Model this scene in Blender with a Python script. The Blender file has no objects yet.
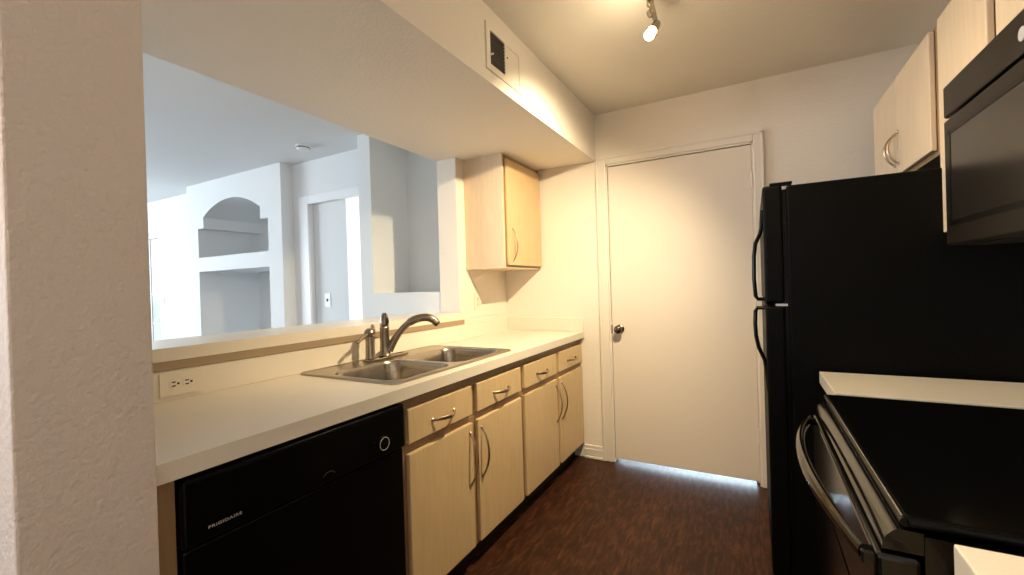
import bpy, bmesh, math, random
from mathutils import Vector, Matrix
random.seed(4)
PI = math.pi
sc = bpy.context.scene
COL = sc.collection
OFF = {}          # world offset of every object's local frame

# ------------------------------------------------------------------ materials
def mat(name, col, rough=.5, metal=0, bump=None, spec=.5, coat=0, var=None, emit=None, stretch=(1,1,1), trans=0):
    m = bpy.data.materials.new(name); m.use_nodes = True
    nt = m.node_tree; N = nt.nodes; L = nt.links
    b = N['Principled BSDF']
    b.inputs['Base Color'].default_value = (*col, 1)
    b.inputs['Roughness'].default_value = rough
    b.inputs['Metallic'].default_value = metal
    b.inputs['Specular IOR Level'].default_value = spec
    b.inputs['Coat Weight'].default_value = coat
    b.inputs['Coat Roughness'].default_value = .05
    b.inputs['Transmission Weight'].default_value = trans
    if emit:
        b.inputs['Emission Color'].default_value = (*emit[0], 1)
        b.inputs['Emission Strength'].default_value = emit[1]
    tc = N.new('ShaderNodeTexCoord'); mp = N.new('ShaderNodeMapping')
    mp.inputs['Scale'].default_value = stretch
    L.new(tc.outputs['Object'], mp.inputs['Vector'])
    if var:      # (scale, colour2, detail)
        n = N.new('ShaderNodeTexNoise'); n.inputs['Scale'].default_value = var[0]; n.inputs['Detail'].default_value = var[2]
        L.new(mp.outputs['Vector'], n.inputs['Vector'])
        r = N.new('ShaderNodeValToRGB'); r.color_ramp.elements[0].position = .32; r.color_ramp.elements[1].position = .68
        r.color_ramp.elements[0].color = (*col, 1); r.color_ramp.elements[1].color = (*var[1], 1)
        L.new(n.outputs['Fac'], r.inputs['Fac']); L.new(r.outputs['Color'], b.inputs['Base Color'])
    if bump:     # (scale, strength, distance)
        n2 = N.new('ShaderNodeTexNoise'); n2.inputs['Scale'].default_value = bump[0]; n2.inputs['Detail'].default_value = 3
        L.new(tc.outputs['Object'], n2.inputs['Vector'])
        bp = N.new('ShaderNodeBump'); bp.inputs['Strength'].default_value = bump[1]; bp.inputs['Distance'].default_value = bump[2]
        L.new(n2.outputs['Fac'], bp.inputs['Height']); L.new(bp.outputs['Normal'], b.inputs['Normal'])
    return m

M = {}
M['wall'] = mat('cream_wall_paint', (.83,.77,.69), .6, bump=(70,.35,.004))
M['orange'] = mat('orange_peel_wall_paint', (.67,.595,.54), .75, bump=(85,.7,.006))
M['ceil'] = mat('ceiling_paint', (.80,.76,.69), .8, bump=(60,.3,.004))
M['white'] = mat('white_wall_paint', (.80,.82,.83), .7, bump=(60,.2,.003))
M['trim'] = mat('semi_gloss_trim_paint', (.80,.74,.66), .4)
M['trimwhite'] = mat('white_trim_paint', (.86,.88,.90), .4)
M['doorp'] = mat('flush_door_paint', (.80,.73,.65), .45, bump=(40,.08,.002))
M['lam'] = mat('cream_laminate', (.82,.76,.66), .32, var=(300,(.78,.72,.61),2))
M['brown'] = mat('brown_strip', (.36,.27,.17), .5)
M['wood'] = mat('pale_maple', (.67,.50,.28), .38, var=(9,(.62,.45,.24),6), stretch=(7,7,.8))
M['woodedge'] = mat('maple_frame_shaded', (.36,.23,.125), .45, var=(9,(.31,.19,.10),5), stretch=(7,7,.8))  # brown frame stain, darkened further for shade around doors and under the counter
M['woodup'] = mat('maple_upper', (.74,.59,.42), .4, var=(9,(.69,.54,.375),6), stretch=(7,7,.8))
M['toe'] = mat('dark_toe_kick', (.02,.013,.01), .5)
M['black'] = mat('black_appliance', (.002,.002,.002), .3, spec=.18)
M['blacktex'] = mat('black_textured_steel', (.0015,.0015,.0012), .5, bump=(220,.25,.002), spec=.1)
M['blackgl'] = mat('black_gloss_enamel', (.004,.0035,.003), .12, spec=.55)
M['glass'] = mat('black_cooktop_glass', (.002,.002,.002), .12, spec=.1)
M['mwglass'] = mat('smoked_microwave_glass', (.012,.010,.008), .2, spec=1)
M['mw'] = mat('microwave_black_plastic', (.006,.0045,.0035), .35, spec=.3)
M['steel'] = mat('brushed_stainless', (.46,.41,.34), .25, 1)
M['rim'] = mat('polished_stainless_rim', (.44,.38,.31), .3, 1)
M['nickel'] = mat('brushed_nickel', (.32,.275,.22), .27, 1)
M['nickeldk'] = mat('dark_nickel', (.10,.08,.06), .3, 1)
M['pull'] = mat('satin_pull_metal', (.50,.40,.30), .28, 1)
M['chrome'] = mat('chrome', (.7,.66,.6), .12, 1)
M['knob'] = mat('dark_bronze_knob', (.05,.035,.025), .2, 1)
M['plate'] = mat('ivory_plastic', (.80,.74,.62), .4)
M['platew'] = mat('white_plastic', (.85,.87,.88), .4)
M['slot'] = mat('dark_slot', (.02,.015,.01), .6)
M['vent'] = mat('vent_dark_louver', (.05,.042,.038), .5)
M['knobm'] = mat('aged_pewter', (.22,.18,.14), .2, 1)
M['silver'] = mat('silver_print', (.62,.60,.56), .4, spec=.4)
M['bulb'] = mat('lit_bulb_glass', (1,.9,.75), .3, emit=((1,.80,.50), 14))
M['paneglass'] = mat('window_glass', (1,1,1), .02, trans=1)
M['leaf'] = mat('garden_leaves', (.55,.62,.5), .8, var=(3,(.7,.75,.65),4))

def floor_mat():
    m = bpy.data.materials.new('dark_wood_floor'); m.use_nodes = True
    N = m.node_tree.nodes; L = m.node_tree.links; b = N['Principled BSDF']
    b.inputs['Roughness'].default_value = .42; b.inputs['Specular IOR Level'].default_value = .16
    tc = N.new('ShaderNodeTexCoord')
    mp = N.new('ShaderNodeMapping'); mp.inputs['Scale'].default_value = (22, 4.5, 1); mp.inputs['Rotation'].default_value = (0,0,.0)
    L.new(tc.outputs['Object'], mp.inputs['Vector'])
    n = N.new('ShaderNodeTexNoise'); n.inputs['Scale'].default_value = 2.2; n.inputs['Detail'].default_value = 7; n.inputs['Roughness'].default_value = .65; n.inputs['Distortion'].default_value = .6
    L.new(mp.outputs['Vector'], n.inputs['Vector'])
    r = N.new('ShaderNodeValToRGB'); e = r.color_ramp.elements
    e[0].position = .30; e[0].color = (.016,.0065,.0035,1); e[1].position = .72; e[1].color = (.115,.044,.020,1)
    x = e.new(.5); x.color = (.046,.0165,.008,1)
    L.new(n.outputs['Fac'], r.inputs['Fac'])
    br = N.new('ShaderNodeTexBrick'); br.inputs['Scale'].default_value = 1; br.inputs['Mortar Size'].default_value = .0015
    br.inputs['Brick Width'].default_value = 1.2; br.inputs['Row Height'].default_value = .15
    br.inputs['Color1'].default_value = (1,1,1,1); br.inputs['Color2'].default_value = (.78,.78,.78,1); br.inputs['Mortar'].default_value = (.6,.6,.6,1)
    mp2 = N.new('ShaderNodeMapping'); mp2.inputs['Rotation'].default_value = (0,0,PI/2)
    L.new(tc.outputs['Object'], mp2.inputs['Vector']); L.new(mp2.outputs['Vector'], br.inputs['Vector'])
    mx = N.new('ShaderNodeMix'); mx.data_type = 'RGBA'; mx.blend_type = 'MULTIPLY'; mx.inputs['Factor'].default_value = 1
    L.new(r.outputs['Color'], mx.inputs['A']); L.new(br.outputs['Color'], mx.inputs['B'])
    L.new(mx.outputs['Result'], b.inputs['Base Color'])
    return m
M['floor'] = floor_mat()

# ------------------------------------------------------------------ helpers
def tag(o, label=None, cat=None, group=None, kind=None):
    if label: o['label'] = label
    if cat: o['category'] = cat
    if group: o['group'] = group
    if kind: o['kind'] = kind
    return o

def empty(name, loc, label=None, cat=None, group=None, kind=None):
    o = bpy.data.objects.new(name, None); COL.objects.link(o); o.location = loc
    o.empty_display_size = .1
    OFF[o] = Vector(loc)
    return tag(o, label, cat, group, kind)

def link(name, bm, m, parent=None, smooth=False, loc=None):
    me = bpy.data.meshes.new(name)
    off = OFF[parent] if parent else Vector(loc or (0,0,0))
    bmesh.ops.translate(bm, verts=bm.verts, vec=-off)
    bmesh.ops.recalc_face_normals(bm, faces=bm.faces)
    if smooth:
        for f in bm.faces: f.smooth = True
    bm.to_mesh(me); bm.free()
    me.materials.append(M[m])
    o = bpy.data.objects.new(name, me); COL.objects.link(o)
    if smooth:
        try: me.set_sharp_from_angle(angle=math.radians(38))
        except Exception: pass
    if parent: o.parent = parent
    else: o.location = off
    OFF[o] = off
    return o

def B(): return bmesh.new()
def box(bm, x0,x1,y0,y1,z0,z1, bev=0, seg=2):
    x0,x1 = min(x0,x1),max(x0,x1); y0,y1=min(y0,y1),max(y0,y1); z0,z1=min(z0,z1),max(z0,z1)
    t = bmesh.new()
    v = [t.verts.new(p) for p in ((x0,y0,z0),(x1,y0,z0),(x1,y1,z0),(x0,y1,z0),(x0,y0,z1),(x1,y0,z1),(x1,y1,z1),(x0,y1,z1))]
    for f in ((0,3,2,1),(4,5,6,7),(0,1,5,4),(1,2,6,5),(2,3,7,6),(3,0,4,7)): t.faces.new([v[i] for i in f])
    if bev: bmesh.ops.bevel(t, geom=list(t.edges), offset=bev, segments=seg, affect='EDGES', profile=.5)
    merge(bm, t); return bm
def merge(bm, t):
    me = bpy.data.meshes.new('tmp'); t.to_mesh(me); t.free(); bm.from_mesh(me); bpy.data.meshes.remove(me)
def bx(*a, **k): return box(B(), *a, **k)
def loft(bm, rings, cap0=True, cap1=True, closed=True):
    R = [[bm.verts.new(p) for p in r] for r in rings]
    n = len(R[0])
    for a, b in zip(R, R[1:]):
        for i in range(n if closed else n-1):
            j = (i+1) % n
            bm.faces.new((a[i], a[j], b[j], b[i]))
    if cap0: bm.faces.new(R[0][::-1])
    if cap1: bm.faces.new(R[-1])
    return bm
def tube(bm, pts, rad, n=12, sx=1, sy=1, up=None):
    pts = [Vector(p) for p in pts]
    if not isinstance(rad, (list, tuple)): rad = [rad]*len(pts)
    rings = []; u = Vector(up) if up else None
    for i, p in enumerate(pts):
        d = (pts[min(i+1,len(pts)-1)] - pts[max(i-1,0)]).normalized()
        if u is None:
            u = Vector((0,0,1)) if abs(d.z) < .9 else Vector((1,0,0))
        s = d.cross(u).normalized(); u2 = s.cross(d).normalized(); 
        if not up: u = u2
        rings.append([p + s*math.cos(2*PI*k/n)*rad[i]*sx + u2*math.sin(2*PI*k/n)*rad[i]*sy for k in range(n)])
    return loft(bm, rings)
def lathe(bm, base, axis, prof, n=28):
    """prof: list of (distance along axis, radius)"""
    a = Vector(axis).normalized(); t = Vector((0,0,1)) if abs(a.z) < .9 else Vector((1,0,0))
    s = a.cross(t).normalized(); u = s.cross(a)
    base = Vector(base)
    rings = [[base + a*d + (s*math.cos(2*PI*k/n) + u*math.sin(2*PI*k/n))*max(r,.0004) for k in range(n)] for d, r in prof]
    return loft(bm, rings)
def bez(p0,p1,p2,p3,n=16):
    p0,p1,p2,p3 = map(Vector,(p0,p1,p2,p3)); out=[]
    for i in range(n+1):
        t=i/n; out.append(p0*(1-t)**3+p1*3*t*(1-t)**2+p2*3*t*t*(1-t)+p3*t**3)
    return out
def rrect(x0,x1,y0,y1,r,n=6):
    pts=[]
    for cx,cy,a0 in ((x1-r,y1-r,0),(x0+r,y1-r,PI/2),(x0+r,y0+r,PI),(x1-r,y0+r,1.5*PI)):
        for i in range(n+1):
            a=a0+PI/2*i/n; pts.append((cx+r*math.cos(a),cy+r*math.sin(a)))
    return pts
def plate_mesh(outlines, thick, bevel=0):
    """filled 2D outlines with holes in XY, extruded from z=0 to z=thick; returns bmesh"""
    cu = bpy.data.curves.new('tmpc','CURVE'); cu.dimensions='2D'; cu.fill_mode='BOTH'; cu.extrude = thick/2
    for pts in outlines:
        s = cu.splines.new('POLY'); s.points.add(len(pts)-1); s.use_cyclic_u=True
        for q,p in zip(s.points,pts): q.co=(p[0],p[1],0,1)
    o = bpy.data.objects.new('tmpo',cu); COL.objects.link(o)
    dg = bpy.context.evaluated_depsgraph_get()
    me = bpy.data.meshes.new_from_object(o.evaluated_get(dg))
    bm = B(); bm.from_mesh(me); bpy.data.meshes.remove(me); bpy.data.objects.remove(o); bpy.data.curves.remove(cu)
    bmesh.ops.remove_doubles(bm, verts=bm.verts, dist=1e-6)
    bmesh.ops.translate(bm, verts=bm.verts, vec=(0,0,thick/2))
    for f in bm.faces: f.smooth = False
    return bm
def text_mesh(s, size, thick=.0006, spacing=1):
    cu = bpy.data.curves.new('tmpt','FONT'); cu.body=s; cu.size=size; cu.extrude=thick; cu.space_character=spacing
    o = bpy.data.objects.new('tmpo',cu); COL.objects.link(o)
    dg = bpy.context.evaluated_depsgraph_get()
    me = bpy.data.meshes.new_from_object(o.evaluated_get(dg))
    bm = B(); bm.from_mesh(me); bpy.data.meshes.remove(me); bpy.data.objects.remove(o); bpy.data.curves.remove(cu)
    return bm

# ------------------------------------------------------------------ setting
CEIL = 2.455; XL = -1.72; XR = .87; YE = 3.03
def struct(name, bm, m, **k):
    o = link(name, bm, m, **k); o['kind'] = 'structure'; return o

struct('floor', bx(-9.2,1.0,-4.2,6.2,-.1,0), 'floor')
struct('ceiling', bx(-1.87,1.0,-4.2,6.2,CEIL,CEIL+.1), 'ceil')
struct('ceiling_living', bx(-9.2,-1.87,-4.2,6.2,CEIL,CEIL+.1), 'white')
# end wall with the door opening
DX0, DX1, DZ = -.889, .020, 2.088
b = B(); box(b,-1.88,DX0,YE,YE+.12,0,CEIL); box(b,DX1,1.0,YE,YE+.12,0,CEIL); box(b,DX0,DX1,YE,YE+.12,DZ,CEIL)
struct('wall_end', b, 'wall')
# sink wall: half wall below the pass-through, full height right of it
b = B(); box(b,-1.88,XL,.405,YE,0,1.045); box(b,-1.88,XL,2.39,YE,1.045,2.131, bev=.004)
struct('wall_left', b, 'wall')
b = bx(-1.88,-.96,.405,YE,2.13,CEIL)
struct('trim_1', b, 'wall')                                          # dropped soffit over the counter
struct('wall_corner', bx(-1.88,-1.029,.219,.408,0,CEIL,bev=.004,seg=2), 'orange')
struct('wall_right', bx(XR,1.0,-4.2,YE+.12,0,CEIL), 'wall')
# behind the camera
b = B(); box(b,-9.2,-5.2,-4.2,-4.0,0,CEIL); box(b,-5.2,-2.2,-4.2,-4,0,.3); box(b,-5.2,-2.2,-4.2,-4,2.2,CEIL); box(b,-2.2,1.0,-4.2,-4,0,CEIL)
struct('wall_back', b, 'white')
struct('wall_far_left', bx(-9.2,-9.0,-4,2.8,0,CEIL), 'white')
# living room, recessed wall with the window
WX0, WX1, WZ = -8.4, -6.49, 2.05
b = B(); box(b,WX1,-5.30,2.66,2.78,0,CEIL); box(b,-9.0,WX0,2.66,2.78,0,CEIL); box(b,WX0,WX1,2.66,2.78,WZ,CEIL); box(b,WX0,WX1,2.66,2.78,0,.12)
struct('wall_window_side', b, 'white')
w = empty('window_1', (WX0,2.66,.12), kind='structure')
b = B()
for x0,x1,z0,z1 in ((WX0,WX1,.12,.17),(WX0,WX1,WZ-.05,WZ),(WX0,WX0+.05,.12,WZ),(WX1-.05,WX1,.12,WZ),(-7.47,-7.41,.12,WZ)):
    box(b,x0,x1,2.68,2.74,z0,z1)
link('window_frame', b, 'trimwhite', w)
b = B()
for k in range(1,5): box(b,WX0+.05,WX1-.05,2.70,2.715,.17+k*.373-.008,.17+k*.373+.008)
for x in (-8.1,-7.8,-7.15,-6.82): box(b,x-.008,x+.008,2.70,2.715,.17,WZ-.05)
link('window_muntins', b, 'trimwhite', w)
# built-in media wall with arched niche
def niche_outline():
    P=[(-5.21,1.66),(-3.97,1.66),(-3.97,1.972),(-4.09,1.972),(-4.09,2.09)]
    # arc from (-4.09,2.09) over apex z=2.235 to (-5.10,2.075)
    c=1.01; s=.15; R=(c*c/4+s*s)/(2*s); cx=-4.595; cz=2.235-R
    a0=math.asin(c/2/R)
    for i in range(1,20):
        a=a0-2*a0*i/20; P.append((cx+R*math.sin(a),cz+R*math.cos(a)))
    P+=[(-5.10,2.085),(-5.10,1.972),(-5.21,1.972)]
    return P
out=[(-5.42,0),(-3.765,0),(-3.765,CEIL),(-5.42,CEIL)]
low=[(-5.21,.12),(-3.97,.12),(-3.97,1.512),(-5.21,1.512)]
bm = plate_mesh([out,low,niche_outline()], .65)
bmesh.ops.rotate(bm, verts=bm.verts, matrix=Matrix.Rotation(PI/2,3,'X')); bmesh.ops.translate(bm, verts=bm.verts, vec=(0,3.15,0))
box(bm,-5.42,-3.765,3.15,3.2,0,CEIL)
struct('wall_media', bm, 'white')
# wall with the doorway to a side room
b = B(); box(b,-3.765,-3.53,2.62,2.655,0,CEIL); box(b,-3.53,-2.78,2.62,2.655,2.06,CEIL); box(b,-2.78,-2.65,2.62,2.655,0,CEIL)
struct('wall_doorway', b, 'white')
b = B(); box(b,-3.66,-3.53,2.598,2.622,0,2.135,bev=.004); box(b,-3.53,-2.78,2.598,2.622,2.06,2.135,bev=.004); box(b,-2.78,-2.70,2.598,2.622,0,2.135,bev=.004)
struct('trim_2', b, 'trimwhite')
# side room behind it
b = B(); box(b,-3.75,-3.095,2.657,2.74,0,CEIL); box(b,-5.5,-1.7,5.9,6.0,0,CEIL); box(b,-5.5,-5.4,3.2,5.9,0,CEIL); box(b,-1.88,-1.78,3.15,5.9,0,CEIL)
struct('wall_side_room', b, 'white')
# half wall and column beside the pass-through, alcove behind
b = B(); box(b,-2.65,-1.881,2.40,2.80,0,1.235); box(b,-2.65,-2.52,2.40,2.92,1.235,CEIL); box(b,-2.52,-1.881,2.80,2.92,1.235,CEIL)
struct('wall_alcove', b, 'white')
# garage side behind the end door
b = B(); box(b,-1.78,-1.7,3.15,5.9,0,CEIL); box(b,.92,1.0,3.15,5.9,0,CEIL); box(b,-1.7,.92,5.8,5.9,0,CEIL)
struct('wall_garage', b, 'white')
# baseboards
def baseboard(name, x0,x1, y):
    b = B(); box(b,x0,x1,y-.012,y-.0005,0,.095,bev=.003); box(b,x0,x1,y-.026,y-.012,0,.02,bev=.006); box(b,x0,x1,y-.018,y-.0115,.02,.07,bev=.002)
    return struct(name,b,'trim')
baseboard('baseboard_end', -1.10,-.958, YE)
b = B(); box(b,.078,.86,YE-.012,YE-.0005,0,.095,bev=.003); struct('baseboard_end_right', b, 'trim')

# end door
d = empty('door_1', (-.425,YE,0), kind='structure')
b = B()
for args in ((-.958,DX0,YE-.018,YE-.0005,0,DZ+.052),(DX1,.075,YE-.018,YE-.0005,0,DZ+.052),(DX0,DX1,YE-.018,YE-.0005,DZ,DZ+.052)):
    box(b,*args,bev=.005)
for args in ((-.958,-.945,YE-.024,YE-.017,0,DZ+.052),(.062,.075,YE-.024,YE-.017,0,DZ+.052),(-.958,.075,YE-.024,YE-.017,DZ+.039,DZ+.052)):
    box(b,*args,bev=.003)
box(b,DX0-.004,DX0+.010,YE-.006,YE+.11,0,DZ); box(b,DX1-.010,DX1+.004,YE-.006,YE+.11,0,DZ); box(b,DX0,DX1,YE-.006,YE+.11,DZ-.010,DZ+.004)
box(b,DX1-.030,DX1-.006,YE+.042,YE+.055,0,DZ); box(b,DX0,DX1,YE+.042,YE+.055,DZ-.030,DZ); box(b,DX0+.006,DX0+.018,YE+.042,YE+.055,1.0,DZ)
link('door_casing', b, 'trim', d)
link('door_slab', bx(DX0+.0135,DX1-.0115,YE+.004,YE+.040,.024,DZ-.015,bev=.002), 'doorp', d)
b = B(); lathe(b,(-.822,YE+.004,.937),(0,-1,0),[(0,.031),(.004,.031),(.008,.026),(.012,.013),(.03,.011),(.036,.02),(.044,.027),(.056,.028),(.064,.023),(.069,.012),(.07,.0)])
link('door_knob', b, 'knobm', d, smooth=True)
link('latch_plate', bx(-.889+.010,-.889+.016,YE-.006,YE+.03,.905,.965), 'knob', d)
for z in (1.86,1.08,.30):
    b = bx(DX1-.019,DX1-.002,YE-.002,YE+.004,z-.045,z+.045); lathe(b,(DX1-.010,YE-.006,z-.047),(0,0,1),[(0,.006),(.094,.006)],n=12)
    link('hinge', b, 'trim', d)

# ------------------------------------------------------------------ sink counter
CX = -1.08
sinkx = (-1.685,-1.135); sinky = (1.168,2.048)
bm = plate_mesh([[(XL+.001,.409),(CX,.409),(CX,YE-.001),(XL+.001,YE-.001)], rrect(sinkx[0]+.012,sinkx[1]-.012,sinky[0]+.012,sinky[1]-.012,.04)], .043)
bmesh.ops.translate(bm, verts=bm.verts, vec=(0,0,.871))
ct = empty('kitchen_countertop', (-1.4,1.7,.871), 'long cream laminate countertop holding the steel sink, left side of the galley', 'countertop')
link('worktop', bm, 'lam', ct)
b = bx(XL+.001,XL+.02,.409,YE-.001,.9142,1.015,bev=.002); link('backsplash', b, 'lam', ct)
b = bx(XL+.021,CX-.002,YE-.019,YE-.001,.9142,1.015,bev=.002); link('end_splash', b, 'lam', ct)
# bar ledge of the pass-through
bl = empty('bar_ledge', (-1.87,1.4,1.045), 'long off-white ledge board capping the half wall of the pass-through above the sink', 'ledge')
bm = plate_mesh([[(-2.05,.409),(-1.692,.409),(-1.692,2.405),(-1.7195,2.405),(-1.7195,2.389),(-1.8815,2.389),(-1.8815,2.399),(-2.05,2.399)]], .044)
bmesh.ops.translate(bm, verts=bm.verts, vec=(0,0,1.046)); link('ledge_board', bm, 'lam', bl)
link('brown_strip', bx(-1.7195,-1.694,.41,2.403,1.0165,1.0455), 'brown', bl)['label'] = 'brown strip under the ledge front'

# ------------------------------------------------------------------ handles
def arc_handle(parent, a, bpt, outdir, depth=.026, r=.0048, name='handle', m='pull'):
    a, bpt, o = Vector(a), Vector(bpt), Vector(outdir)
    d = (bpt-a)
    pts=[]
    n=18
    for i in range(n+1):
        t=i/n; pts.append(a + d*t + o*(depth*math.sin(PI*t)**.75 + .001))
    rad=[r*(1.15-.3*abs(2*i/n-1)) for i in range(n+1)]
    b=B(); tube(b, pts, rad, n=10, sx=1.0, sy=1.5 if abs(d.z)<.01 else 1.0, up=o.cross(d).normalized())
    for p in (a,bpt): lathe(b, p, outdir, [(0,.0075),(.004,.0075),(.007,.005)], n=14)
    return link(name, b, m, parent, smooth=True)

# ------------------------------------------------------------------ base cabinets
def base_cabinet(y0,y1,cols,label,name='base_cabinet',X=-1.10,sgn=1,back=-1.715):
    """front faces +X if sgn=1"""
    c = empty(name, ((X+back)/2,(y0+y1)/2,0), label, 'cabinet')
    fx = X-sgn*.020
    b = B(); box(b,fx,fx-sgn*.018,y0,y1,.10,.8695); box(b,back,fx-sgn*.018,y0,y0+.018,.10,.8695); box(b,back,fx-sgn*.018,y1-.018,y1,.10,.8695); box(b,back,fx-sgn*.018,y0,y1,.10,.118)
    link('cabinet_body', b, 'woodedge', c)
    link('toe_kick', bx(fx-sgn*.06,fx-sgn*.08,y0,y1,0,.0995), 'toe', c)
    for (a0,a1,side) in cols:
        f = link('drawer', bx(fx+sgn*.0005,X,a0,a1,.697,.826,bev=.004), 'wood', c)
        ym=(a0+a1)/2; arc_handle(f,(X,ym-.07,.752),(X,ym+.07,.752),(sgn,0,0),.036)
        dd = link('cabinet_door', bx(fx+sgn*.0005,X,a0,a1,.113,.662,bev=.004), 'wood', c)
        yh = a1-.024 if side=='R' else a0+.026
        arc_handle(dd,(X,yh,.40),(X,yh,.622),(sgn,0,0),.036)
    return c
base_cabinet(1.166,2.086,[(1.192,1.600,'R'),(1.642,2.064,'L')],'maple base cabinet under the sink, next to the black dishwasher')
base_cabinet(2.088,3.028,[(2.106,2.556,'R'),(2.598,3.018,'L')],'maple base cabinet at the far end of the counter, next to the door wall')
link('end_panel', bx(-1.715,-1.105,.412,.468,0,.8695), 'woodedge', loc=(-1.4,.44,0))
tag(bpy.data.objects['end_panel'],'narrow wooden end panel between corner wall and dishwasher','panel')

# ------------------------------------------------------------------ dishwasher
dw = empty('dishwasher', (-1.4,.815,0), 'black built-in dishwasher under the left end of the counter', 'dishwasher')
link('dishwasher_body', bx(-1.70,-1.125,.474,1.160,.10,.866), 'black', dw)
link('door_panel', bx(-1.1245,-1.098,.476,1.158,.115,.700,bev=.005), 'black', dw)
cp = link('control_panel', bx(-1.1245,-1.086,.472,1.160,.706,.858,bev=.008,seg=3), 'black', dw)
b = B(); box(b,-1.0862,-1.083,.50,1.13,.838,.848,bev=.0012); link('pull_ridge', b, 'black', cp)
bm = text_mesh('FRIGIDAIRE', .0135, .0003, 1.1)
bmesh.ops.rotate(bm, verts=bm.verts, matrix=Matrix.Rotation(PI/2,3,'X')); bmesh.ops.rotate(bm, verts=bm.verts, matrix=Matrix.Rotation(PI/2,3,'Z'))
bmesh.ops.scale(bm, verts=bm.verts, vec=(1,1,.72)); bmesh.ops.translate(bm, verts=bm.verts, vec=(-1.0855,.522,.734)); link('lettering', bm, 'silver', cp)
b = B(); lathe(b,(-1.086,1.047,.755),(1,0,0),[(0,.024),(.010,.023),(.014,.021),(.0145,.0)])
kb = link('dial', b, 'black', cp, smooth=True)
# ring and tick marks around the dial
b = B(); rr=[]
for k in range(33):
    a=2*PI*k/32; rr.append((-1.0715,1.047+.0205*math.cos(a),.755+.0205*math.sin(a)))
tube(b, rr, .0009, n=6); link('dial_ring', b, 'silver', kb)
b = B()
for k in range(12):
    a=2*PI*k/12+.2; c_,s_=math.cos(a),math.sin(a)
    if k in (3,9): continue
    y,z=1.047+.031*c_,.755+.031*s_
    b = B(); tube(b,[(-1.0855,y-.004*c_,z-.004*s_),(-1.0855,y+.003*c_,z+.003*s_)],.0006,n=6)
    link('dial_mark', b, 'vent', cp)
b = B(); tube(b,[(-1.0855,.842+.022*math.cos(a),.722+.018*math.sin(a)) for a in [PI*.15+PI*.7*i/10 for i in range(11)]],.0012,n=6); link('latch_mark', b, 'vent', cp)
link('kick_plate', bx(-1.17,-1.155,.476,1.158,0,.098), 'black', dw)

# ------------------------------------------------------------------ sink
sk = empty('kitchen_sink', (-1.41,1.6,.9145), 'stainless steel double bowl drop-in sink in the cream countertop', 'sink')
B1 = (-1.545,-1.172,1.205,1.580); B2 = (-1.545,-1.172,1.612,2.008)
bm = plate_mesh([rrect(*sinkx,*sinky,.028), rrect(*B1,.07,8), rrect(*B2,.07,8)], .005)
bmesh.ops.translate(bm, verts=bm.verts, vec=(0,0,.9145)); link('sink_rim', bm, 'rim', sk)
b = B()   # raised outer lip
tube(b, [(x,y,.9195) for x,y in rrect(sinkx[0]+.004,sinkx[1]-.004,sinky[0]+.004,sinky[1]-.004,.026)]+[(sinkx[1]-.004,sinky[1]-.03,.9195)], .0032, n=8)
link('rim_lip', b, 'rim', sk, smooth=True)
for (x0,x1,y0,y1) in (B1,B2):
    rings=[]
    prof=[(0,.9195,.070),(.003,.916,.069),(.007,.905,.068),(.012,.87,.068),(.020,.80,.066),(.027,.765,.062),(.042,.748,.055),(.07,.742,.045),(.12,.740,.04)]
    for ins,z,r in prof:
        rings.append([(x,y,z) for x,y in rrect(x0+ins,x1-ins,y0+ins,y1-ins,max(r-ins*.2,.02),8)])
    b=B(); loft(b, rings, cap0=False, cap1=True)
    bo=link('sink_bowl', b, 'steel', sk, smooth=True)
    b=B(); lathe(b,((x0+x1)/2,(y0+y1)/2,.7405),(0,0,1),[(0,.045),(.003,.045),(.003,.036),(-.0005+.002,.03),(.0015,.0)])
    link('drain', b, 'chrome', bo, smooth=True)

# ------------------------------------------------------------------ faucet
fc = empty('kitchen_faucet', (-1.62,1.60,.92), 'brushed nickel faucet with curved pull-out spout behind the sink', 'faucet')
b=B(); rings=[]
for z,g in ((.9205,0),(.926,.0),(.930,-.004),(.931,-.02)):
    rings.append([(x,y,z) for x,y in rrect(-1.655-g,-1.585+g,1.475-g,1.755+g,.034+g*.5,8)])
loft(b, rings); link('deck_plate', b, 'nickel', fc, smooth=True)
b=B(); lathe(b,(-1.62,1.605,.93),(0,0,1),[(0,.031),(.006,.031),(.012,.026),(.05,.0235),(.13,.023),(.142,.024),(.146,.021),(.148,.021)])
link('faucet_body', b, 'nickel', fc, smooth=True)
b=B(); lathe(b,(-1.62,1.605,1.079),(0.02,0.01,1),[(0,.022),(.006,.0235),(.03,.022),(.05,.016),(.062,.0105),(.066,.008),(.067,.0)])
lv=link('lever', b, 'nickel', fc, smooth=True)
b=B(); tube(b,[(-1.598,1.600,1.085),(-1.596,1.600,1.105),(-1.603,1.602,1.128),(-1.612,1.604,1.142)],[.006,.009,.009,.006],n=10)
link('lever_grip', b, 'nickeldk', lv, smooth=True)
pts = bez((-1.607,1.618,.955),(-1.575,1.65,1.05),(-1.515,1.685,1.13),(-1.44,1.735,1.112),18)
pts = pts + [Vector((-1.422,1.749,1.100)),Vector((-1.412,1.757,1.084))]
rad=[.021-.005*min(1,i/7)+ (.004 if i>10 else 0) for i in range(len(pts))]
b=B(); tube(b, pts, rad, n=16); link('spout', b, 'nickel', fc, smooth=True)
b=B(); e=pts[-1]; dd=(pts[-1]-pts[-2]).normalized(); lathe(b,e,dd,[(-.001,.017),(.010,.0165),(.012,.013),(.0125,0)]); link('spray_nozzle', b, 'nickeldk', fc, smooth=True)
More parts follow.
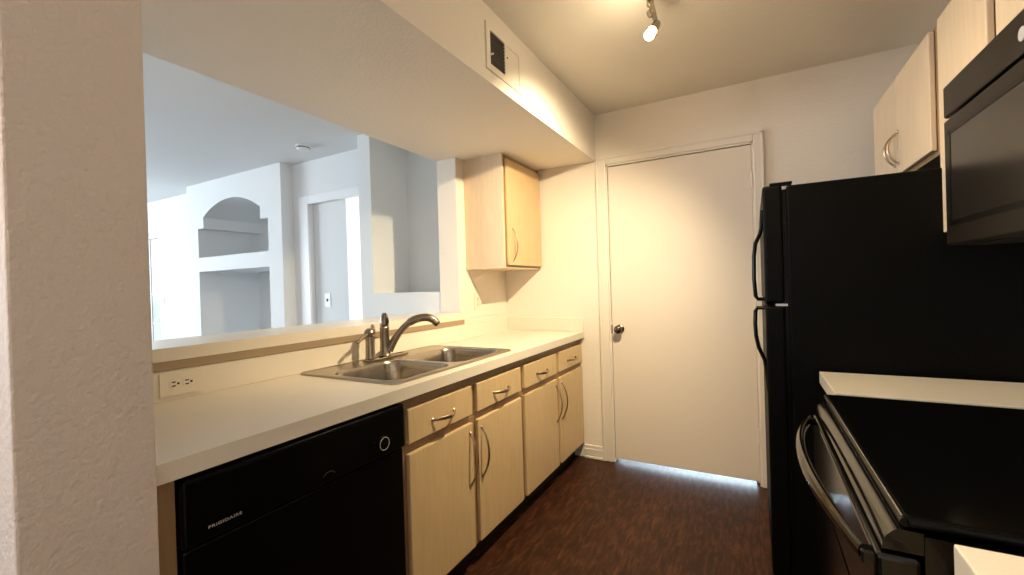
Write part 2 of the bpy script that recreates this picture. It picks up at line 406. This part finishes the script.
# soap dispenser
sd = empty('soap_dispenser', (-1.62,1.508,.931), 'nickel soap dispenser with side nozzle, left of the faucet', 'soap dispenser')
b=B(); lathe(b,(-1.62,1.508,.931),(0,0,1),[(0,.024),(.006,.024),(.010,.022),(.075,.0205),(.105,.020),(.109,.016),(.112,.016)]); link('dispenser_body', b, 'nickel', sd, smooth=True)
b=B(); lathe(b,(-1.62,1.508,1.043),(0,0,1),[(0,.016),(.004,.022),(.015,.026),(.026,.022),(.033,.012),(.035,0)]); link('pump_head', b, 'nickel', sd, smooth=True)
b=B(); tube(b,[(-1.62,1.508,1.058),(-1.615,1.49,1.052),(-1.61,1.45,1.036),(-1.605,1.42,1.018)],[.010,.009,.008,.008],n=12); link('nozzle', b, 'nickel', sd, smooth=True)

# ------------------------------------------------------------------ outlets and switches
def outlet(name, label, c, u, v, n, L_, H_, mm='plate', kind='duplex'):
    """c centre on the wall, u long axis, v short axis, n outward normal"""
    c,u,v,n = map(Vector,(c,u,v,n))
    o = empty(name, c, label, 'outlet' if kind=='duplex' else 'switch')
    def bar(cu,cv,su,sv,d0,d1):
        t=bx(-su/2,su/2,-sv/2,sv/2,d0,d1,bev=min(su,sv,abs(d1-d0))*.2)
        mt=Matrix((u,v,n)).transposed().to_4x4(); 
        bmesh.ops.transform(t, matrix=mt, verts=t.verts); bmesh.ops.translate(t, verts=t.verts, vec=c+u*cu+v*cv); return t
    link('cover_plate', bar(0,0,L_,H_,.0006,.006), mm, o)
    if kind=='duplex':
        for s in (-1,1):
            b=B(); tt=plate_mesh([rrect(-.0165,.0165,-.0145,.0145,.010)],.002)
            mt=Matrix((u,v,n)).transposed().to_4x4(); bmesh.ops.transform(tt, matrix=mt, verts=tt.verts); bmesh.ops.translate(tt, verts=tt.verts, vec=c+u*(s*.0195)+n*.006)
            soc=link('socket', tt, mm, o)
            b=bar(s*.0195-.004,.0062,.011,.0042,.0078,.0086); merge(b,bar(s*.0195-.004,-.0062,.011,.0042,.0078,.0086)); merge(b,bar(s*.0195+.009,0,.007,.007,.0078,.0086))
            link('slots', b, 'slot', soc)
    else:
        link('toggle', bar(0,0,.024,.010,.006,.014), 'slot' if kind=='dark' else mm, o)
    return o
outlet('wall_outlet','ivory double outlet set sideways in the low backsplash by the corner wall',(-1.70,.748,.968),(0,1,0),(0,0,1),(1,0,0),.124,.078)
outlet('wall_outlet','ivory outlet on the wall under the left upper cabinet',(XL,2.602,1.158),(0,0,1),(0,-1,0),(1,0,0),.125,.078)
outlet('light_switch','white light switch seen through the living room doorway',(-3.364,2.657,1.183),(0,0,1),(1,0,0),(0,-1,0),.12,.075,'platew','dark')
outlet('light_switch','white light switch beside the bright living room window',(-6.40,2.66,1.19),(0,0,1),(1,0,0),(0,-1,0),.12,.075,'platew','toggle')

# ------------------------------------------------------------------ upper cabinets
def wall_cabinet(y0,y1,z0,z1,X,sgn,back,doors,label,mat_='wood',sidem='woodup',group=None,hz=None):
    c = empty('wall_cabinet', ((X+back)/2,(y0+y1)/2,z0), label, 'cabinet')
    fx = X-sgn*.019
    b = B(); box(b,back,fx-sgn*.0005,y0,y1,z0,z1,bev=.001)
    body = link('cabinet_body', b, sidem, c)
    link('shaded_face_frame', bx(fx-sgn*.0004,fx+sgn*.0003,y0+.018,y1-.004,z0+.006,z1-.004), 'woodedge', c)  # thin dark sheet standing for the shadow gap around the doors
    for (a0,a1,q0,q1,hy,h0,h1) in doors:
        dd = link('cabinet_door', bx(fx+sgn*.002,X,a0,a1,q0,q1,bev=.003), mat_, c)
        if hy is not None: arc_handle(dd,(X,hy,h0),(X,hy,h1),(sgn,0,0),.036)
    return c
wall_cabinet(2.478,3.028,1.380,2.1295,-1.396,1,-1.7195,[(2.508,3.012,1.399,2.098,2.566,1.43,1.64)],'small maple wall cabinet under the soffit, right of the pass-through')
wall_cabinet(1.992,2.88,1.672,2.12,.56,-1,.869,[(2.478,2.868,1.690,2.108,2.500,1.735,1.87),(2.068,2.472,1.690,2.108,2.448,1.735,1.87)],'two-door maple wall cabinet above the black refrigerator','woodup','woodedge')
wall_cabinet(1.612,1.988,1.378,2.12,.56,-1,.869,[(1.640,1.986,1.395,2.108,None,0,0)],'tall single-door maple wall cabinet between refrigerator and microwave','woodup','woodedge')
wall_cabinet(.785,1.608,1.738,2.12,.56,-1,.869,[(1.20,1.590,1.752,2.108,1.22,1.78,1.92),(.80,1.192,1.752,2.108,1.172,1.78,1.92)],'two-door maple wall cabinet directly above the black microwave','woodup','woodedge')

# ------------------------------------------------------------------ microwave
mw = empty('microwave', (.65,1.165,1.335), 'black over-the-range microwave mounted under a cabinet', 'microwave')
link('microwave_body', bx(.472,.868,.79,1.532,1.328,1.736,bev=.003), 'mw', mw)
link('vent_grille', bx(.440,.4715,.79,1.532,1.655,1.736,bev=.005), 'mw', mw)
md = link('microwave_door', bx(.440,.4715,.985,1.532,1.330,1.648,bev=.005), 'mw', mw)
b = B()
for a in ((1.015,1.495,1.605,1.617),(1.015,1.495,1.378,1.390),(1.485,1.497,1.378,1.617),(1.013,1.025,1.378,1.617)): box(b,.4375,.4402,*a)
link('window_bezel', b, 'black', md)
link('door_window', bx(.4385,.4402,1.025,1.485,1.390,1.605), 'mwglass', md)
link('control_panel', bx(.440,.4715,.79,.981,1.340,1.649,bev=.005), 'mw', mw)
b = B(); tube(b,[(.436,1.0,1.37),(.412,1.0,1.39),(.408,1.0,1.50),(.412,1.0,1.61),(.436,1.0,1.63)],.009,n=12); link('microwave_handle', b, 'mw', md, smooth=True)
b = B(); lathe(b,(.4402,1.150,1.690),(-1,0,0),[(0,.013),(.002,.013),(.003,.010)],n=20); bd=link('badge', b, 'silver', mw)
b = B()
for i in range(2):
    box(b,.50,.80,.82+i*.37,1.15+i*.37,1.3325,1.3368)
link('grease_filter', b, 'nickel', mw)

# ------------------------------------------------------------------ refrigerator
rf = empty('refrigerator', (.46,2.35,0), 'black top-freezer refrigerator beside the end door', 'refrigerator')
FY0,FY1 = 1.972,2.73
link('fridge_body', bx(.120,.82,FY0,FY1,.02,1.612,bev=.006), 'blacktex', rf)
link('door_gasket', bx(.106,.1198,FY0+.010,FY1-.008,.10,1.60), 'black', rf)
link('freezer_door', bx(.040,.1055,FY0,FY1,1.162,1.618,bev=.010,seg=3), 'blacktex', rf)
link('fridge_door', bx(.040,.1055,FY0,FY1,.095,1.150,bev=.010,seg=3), 'blacktex', rf)
link('toe_grille', bx(.075,.1195,FY0+.01,FY1-.01,.0,.088), 'black', rf)
link('hinge_cap', bx(.065,.14,FY0+.005,FY0+.05,1.6185,1.628,bev=.003), 'black', rf)
link('hinge_bracket', bx(.075,.115,FY0+.002,FY0+.03,1.1515,1.1605), 'chrome', rf)
for seq in (((.034,1.53),(.030,1.46),(.024,1.435),(.008,1.40),(.002,1.35),(.000,1.26),(.004,1.19),(.012,1.178),(.041,1.178)),
            ((.040,.815),(.034,.90),(.030,.935),(.010,.985),(.002,1.03),(.000,1.08),(.002,1.13),(.010,1.143),(.041,1.143))):
    b=B(); tube(b,[(x+.004,FY0+.035,z) for x,z in seq],.0095,n=12,sx=1.5,sy=.8,up=(1,0,0) if False else None)
    link('door_handle', b, 'black', rf, smooth=True)

# ------------------------------------------------------------------ right counters and base cabinets
def counter_slab(y0,y1,label,x=.204):
    o = link('countertop', bx(x,XR-.001,y0,y1,.871,.914,bev=.0025), 'lam', loc=(.54,(y0+y1)/2,.871))
    return tag(o,label,'countertop')
counter_slab(1.590,1.938,'short cream laminate countertop between stove and refrigerator')
counter_slab(-.35,.757,'cream laminate countertop on the near side of the stove, at the lower right',.216)
base_cabinet(1.590,1.938,[(1.605,1.925,'L')],'maple base cabinet between stove and refrigerator',X=.226,sgn=-1,back=.865)
base_cabinet(-.35,.757,[(-.33,.19,'R'),(.22,.74,'L')],'maple base cabinet on the near side of the stove',X=.238,sgn=-1,back=.865)

# ------------------------------------------------------------------ range
rg = empty('electric_range', (.5,1.175,0), 'black freestanding electric range with flat glass cooktop and bowed oven handle', 'stove')
RY0,RY1=.798,1.556
link('range_body', bx(.200,.835,RY0+.004,RY1-.004,.02,.894), 'blackgl', rg)
link('cooktop', bx(.180,.835,RY0+.008,RY1-.008,.9005,.918,bev=.003), 'glass', rg)
b = B()
# rolled front rim of the cooktop
tube(b,[(.1795,RY0+.002,.911),(.1795,RY1-.002,.911)],.0065,n=12)
for y in (RY0+.004,RY1-.004): tube(b,[(.183,y,.911),(.835,y,.911)],.006,n=10)
link('cooktop_rim', b, 'black', rg, smooth=True)
b = B(); tube(b,[(.1775,RY0+.006,.9175),(.1775,RY1-.006,.9175)],.0016,n=8); link('edge_trim', b, 'chrome', rg, smooth=True)['label']='thin silver edge line of the cooktop'
# curved front fascia below the rim
prof=[(.172,.898),(.166,.894),(.158,.885),(.154,.872),(.154,.866),(.20,.866),(.20,.897)]
b = B(); loft(b,[[(x,RY0+.006,z) for x,z in prof],[(x,RY1-.006,z) for x,z in prof]]); link('front_fascia', b, 'blackgl', rg, smooth=True)
od = link('oven_door', bx(.145,.1995,RY0+.006,RY1-.006,.215,.858,bev=.008,seg=3), 'blackgl', rg)
link('oven_window', bx(.1435,.1453,.93,1.42,.38,.70), 'glass', od)
# bowed handle
pts=[];n=24
for i in range(n+1):
    t=i/n; y=RY0+.02+(RY1-RY0-.06)*t
    pts.append((.146-.062*math.sin(PI*(.06+.88*t))**.8+.004,y,.848+.012*math.sin(PI*t)))
b=B(); tube(b,pts,[.010+.006*math.sin(PI*i/n) for i in range(n+1)],n=14,sx=.62,sy=1.25,up=(0,0,1)); link('oven_handle', b, 'blackgl', od, smooth=True)
b=B(); 
for p in (pts[0],pts[-1]):
    link('handle_bracket', bx(p[0]-.004,.147,p[1]-.012,p[1]+.012,.836,.856,bev=.003), 'blackgl', od)
link('storage_drawer', bx(.156,.1995,RY0+.006,RY1-.006,.06,.207,bev=.006), 'blackgl', rg)
bg = link('backguard', bx(.775,.865,RY0,RY1,.9185,1.10,bev=.008), 'blackgl', rg)
for y in (.88,.97,1.385,1.475):
    b=B(); lathe(b,(.775,y,1.02),(-1,0,0),[(0,.022),(.018,.020),(.022,.016),(.0225,0)]); link('knob', b, 'black', bg, smooth=True)

# ------------------------------------------------------------------ soffit vent
vt = empty('air_vent', (-.96,1.73,2.28), 'white wall register with a dark open half high on the soffit face', 'vent')
VX=-.96
b = B()
y0,y1,z0,z1 = 1.572,1.895,2.180,2.380
ym=1.735
def r4(a0,a1,b0,b1): return [(a0,b0),(a1,b0),(a1,b1),(a0,b1)]
b = plate_mesh([r4(y0,y1,z0,z1), r4(y0+.03,ym-.008,z0+.028,z1-.028), r4(ym+.008,y1-.03,z0+.028,z1-.028)], .007)
bmesh.ops.transform(b, verts=b.verts, matrix=Matrix(((0,0,1,VX+.0006),(1,0,0,0),(0,1,0,0),(0,0,0,1))))
link('vent_frame', b, 'trim', vt)
link('vent_recess', bx(VX+.0005,VX+.0018,y0+.03,ym-.008,z0+.028,z1-.028), 'slot', vt)
for k in range(9):
    z=z0+.036+k*.0155
    b=B(); loft(b,[[(VX+.0022,y0+.03,z),(VX+.0065,y0+.03,z+.004),(VX+.0065,y0+.03,z+.006),(VX+.0022,y0+.03,z+.002)],[(VX+.0022,ym-.008,z),(VX+.0065,ym-.008,z+.004),(VX+.0065,ym-.008,z+.006),(VX+.0022,ym-.008,z+.002)]])
    link('louver', b, 'vent', vt)
dm = link('damper_panel', bx(VX+.0006,VX+.004,ym+.008,y1-.03,z0+.028,z1-.028), 'trim', vt)
b=B(); lathe(b,(VX+.004,ym+.02,2.30),(1,0,0),[(0,.004),(.003,.003)],n=12); link('screw', b, 'vent', dm)
b=B(); tube(b,[(VX+.008,y0+.028,2.245),(VX+.022,y0+.030,2.247)],.004,n=8); link('lever', b, 'trimwhite', vt)

# ------------------------------------------------------------------ smoke detector
b=B(); lathe(b,(-3.19,2.325,CEIL-.0005),(0,0,-1),[(0,.058),(.014,.060),(.016,.052),(.024,.050),(.034,.046),(.038,.036),(.039,0)])
sm=empty('smoke_detector',(-3.19,2.325,CEIL),'small round white smoke detector on the living room ceiling','smoke detector')
link('detector_housing', b, 'platew', sm, smooth=True)
b=B(); lathe(b,(-3.19,2.325,CEIL-.016),(0,0,-1),[(0,.0535),(.006,.0535)]); link('sensor_slots', b, 'vent', sm)

# ------------------------------------------------------------------ track light
tl = empty('track_light', (-.345,1.4,CEIL), 'brushed nickel ceiling track light with a lit spot bulb', 'ceiling light')
b=B(); lathe(b,(-.345,1.35,CEIL-.0005),(0,0,-1),[(0,.07),(.012,.07),(.02,.06),(.022,0)]); link('canopy', b, 'nickel', tl, smooth=True)
b=B(); tube(b,[(-.345,.78,2.425),(-.345,1.2,2.425),(-.345,1.6,2.425),(-.345,1.925,2.425)],.009,n=12); link('track_bar', b, 'nickel', tl, smooth=True)
def head(y,tgt,lit_part=True):
    piv=Vector((-.340,y,2.405)); 
    a=Vector((-.325,y+.012,2.325)); ax=(Vector(tgt)-a).normalized()
    b=B(); tube(b,[(-.345,y,2.426),piv,a+Vector((0,0,.006))],[.011,.011,.009],n=12); lathe(b,(-.345,y+.011,2.372),(0,-1,0),[(0,.010),(.002,.014),(.02,.014),(.022,.010)],n=16); lathe(b,(-.345,y,2.434),(0,0,-1),[(0,.013),(.028,.015),(.034,.009)],n=16)
    st=link('stem', b, 'nickel', tl, smooth=True)
    b=B(); lathe(b,a-ax*.018,ax,[(0,.006),(.004,.013),(.02,.018),(.05,.020),(.066,.022),(.068,.026),(.073,.026),(.074,.022)]); hd=link('lamp_head', b, 'nickel', tl, smooth=True)
    b=B(); lathe(b,a+ax*.055,ax,[(0,.019),(.010,.020),(.022,.021),(.030,.018),(.036,.010),(.038,0)]); link('bulb', b, 'bulb', hd, smooth=True)
    return a+ax*.105, ax
p1,a1 = head(1.885,(-.375,1.79,2.185))
p2,a2 = head(1.40,(.5,1.75,.95))
p3,a3 = head(.86,(.5,.5,.95))

# behind the camera: an unseen flush ceiling lamp, added to go with the warm fill
b=B(); lathe(b,(-1.6,-1.3,CEIL-.0005),(0,0,-1),[(0,.17),(.02,.17),(.05,.15),(.075,.10),(.085,.0)])
fl=link('added_ceiling_lamp', b, 'platew', smooth=True, loc=(-1.6,-1.3,CEIL)); tag(fl,'round white flush ceiling lamp added out of view behind the kitchen','ceiling light')

# garden hedge outside the living room window
b=B()
for k in range(14):
    cx=-11.5+k*.45; t=bmesh.new(); bmesh.ops.create_icosphere(t,subdivisions=2,radius=.6+random.random()*.25,matrix=Matrix.Translation((cx-1.2,5.4+random.random()*.4,.5+random.random()*.3)))
    for v in t.verts: v.co+=Vector((random.uniform(-.08,.08),)*3)
    merge(b,t)
hg=link('garden_hedge', b, 'leaf', loc=(-8.5,5.5,0)); tag(hg,'pale green hedge outside the living room window','hedge',kind='stuff')

# ------------------------------------------------------------------ lights
def area(name, loc, rot, sx, sy, e, col):
    l=bpy.data.lights.new(name,'AREA'); l.shape='RECTANGLE'; l.size=sx; l.size_y=sy; l.energy=e; l.color=col
    o=bpy.data.objects.new(name,l); COL.objects.link(o); o.location=loc; o.rotation_euler=rot; return o
def spot(name, loc, tgt, e, col, ang, blend, r):
    l=bpy.data.lights.new(name,'SPOT'); l.energy=e; l.color=col; l.spot_size=math.radians(ang); l.spot_blend=blend; l.shadow_soft_size=r
    o=bpy.data.objects.new(name,l); COL.objects.link(o); o.location=loc
    o.rotation_euler=(Vector(tgt)-Vector(loc)).to_track_quat('-Z','Y').to_euler(); return o
def point(name, loc, e, col, r):
    l=bpy.data.lights.new(name,'POINT'); l.energy=e; l.color=col; l.shadow_soft_size=r
    o=bpy.data.objects.new(name,l); COL.objects.link(o); o.location=loc; return o
WARM=(1,.79,.49); COOL=(.80,.92,1.0)
spot('track_spot', p1, (-1.40,2.5,.8), 165, WARM, 122, 1.0, .015)
point('track_glow', p1, 4, WARM, .03)
spot('track_spot_middle', p2, (.5,1.85,1.05), 34, WARM, 95, 1.0, .02)
spot('track_spot_near', p3, (.45,.5,.95), 60, WARM, 85, 1.0, .02)
point('entry_fill_light', (-1.2,-1.0,CEIL-.25), 44, (1,.78,.64), .12)  # warm fill light added out of view behind the camera
area('back_daylight_fill', (-3.7,-3.95,1.25), (PI/2,0,PI), 2.9, 1.8, 120, COOL)      # faces +Y; unseen daylight fill added behind the camera
area('left_daylight_fill', (-8.9,-.8,1.3), (0,-PI/2,0), 2.0, 3.0, 290, COOL)  # cool fill added for the living room; this wall has no window
area('living_window_daylight', (-7.45,2.60,1.1), (-PI/2,0,0), 1.8, 1.8, 22, COOL)
area('garage_daylight', (-.43,5.3,.62), (math.radians(98),0,0), 1.6, .5, 240, (.70,.87,1.0))
area('side_room_daylight', (-3.0,5.4,1.6), (-PI/2,0,0), 2.0, 1.4, 140, (1,.97,.88))

w=bpy.data.worlds.new('daylight'); sc.world=w; w.use_nodes=True
bgn=w.node_tree.nodes['Background']; bgn.inputs['Color'].default_value=(.80,.90,1,1); bgn.inputs['Strength'].default_value=1.6

# ------------------------------------------------------------------ camera
def cam_axes(yaw,pitch,roll):
    cy,sy=math.cos(yaw),math.sin(yaw)
    F=Vector((-sy,cy,0));R=Vector((cy,sy,0));U=Vector((0,0,1))
    F2=F*math.cos(pitch)+U*math.sin(pitch);U2=U*math.cos(pitch)-F*math.sin(pitch)
    return R*math.cos(roll)+U2*math.sin(roll), U2*math.cos(roll)-R*math.sin(roll), F2
R,U,F = cam_axes(*[math.radians(v) for v in (28.85934579,-.19954813,-1.72470314)])
cd=bpy.data.cameras.new('camera'); cam=bpy.data.objects.new('camera',cd); COL.objects.link(cam)
cd.sensor_width=36; cd.sensor_fit='HORIZONTAL'; cd.lens=437.3137/1024*36; cd.clip_start=.02; cd.clip_end=100
mt=Matrix((R,U,-F)).transposed().to_4x4(); mt.translation=Vector((0,0,1.26)); cam.matrix_world=mt
sc.camera=cam
vs=sc.view_settings; vs.view_transform='Standard'; vs.look='None'; vs.exposure=.2; vs.gamma=1; vs.use_curve_mapping=False
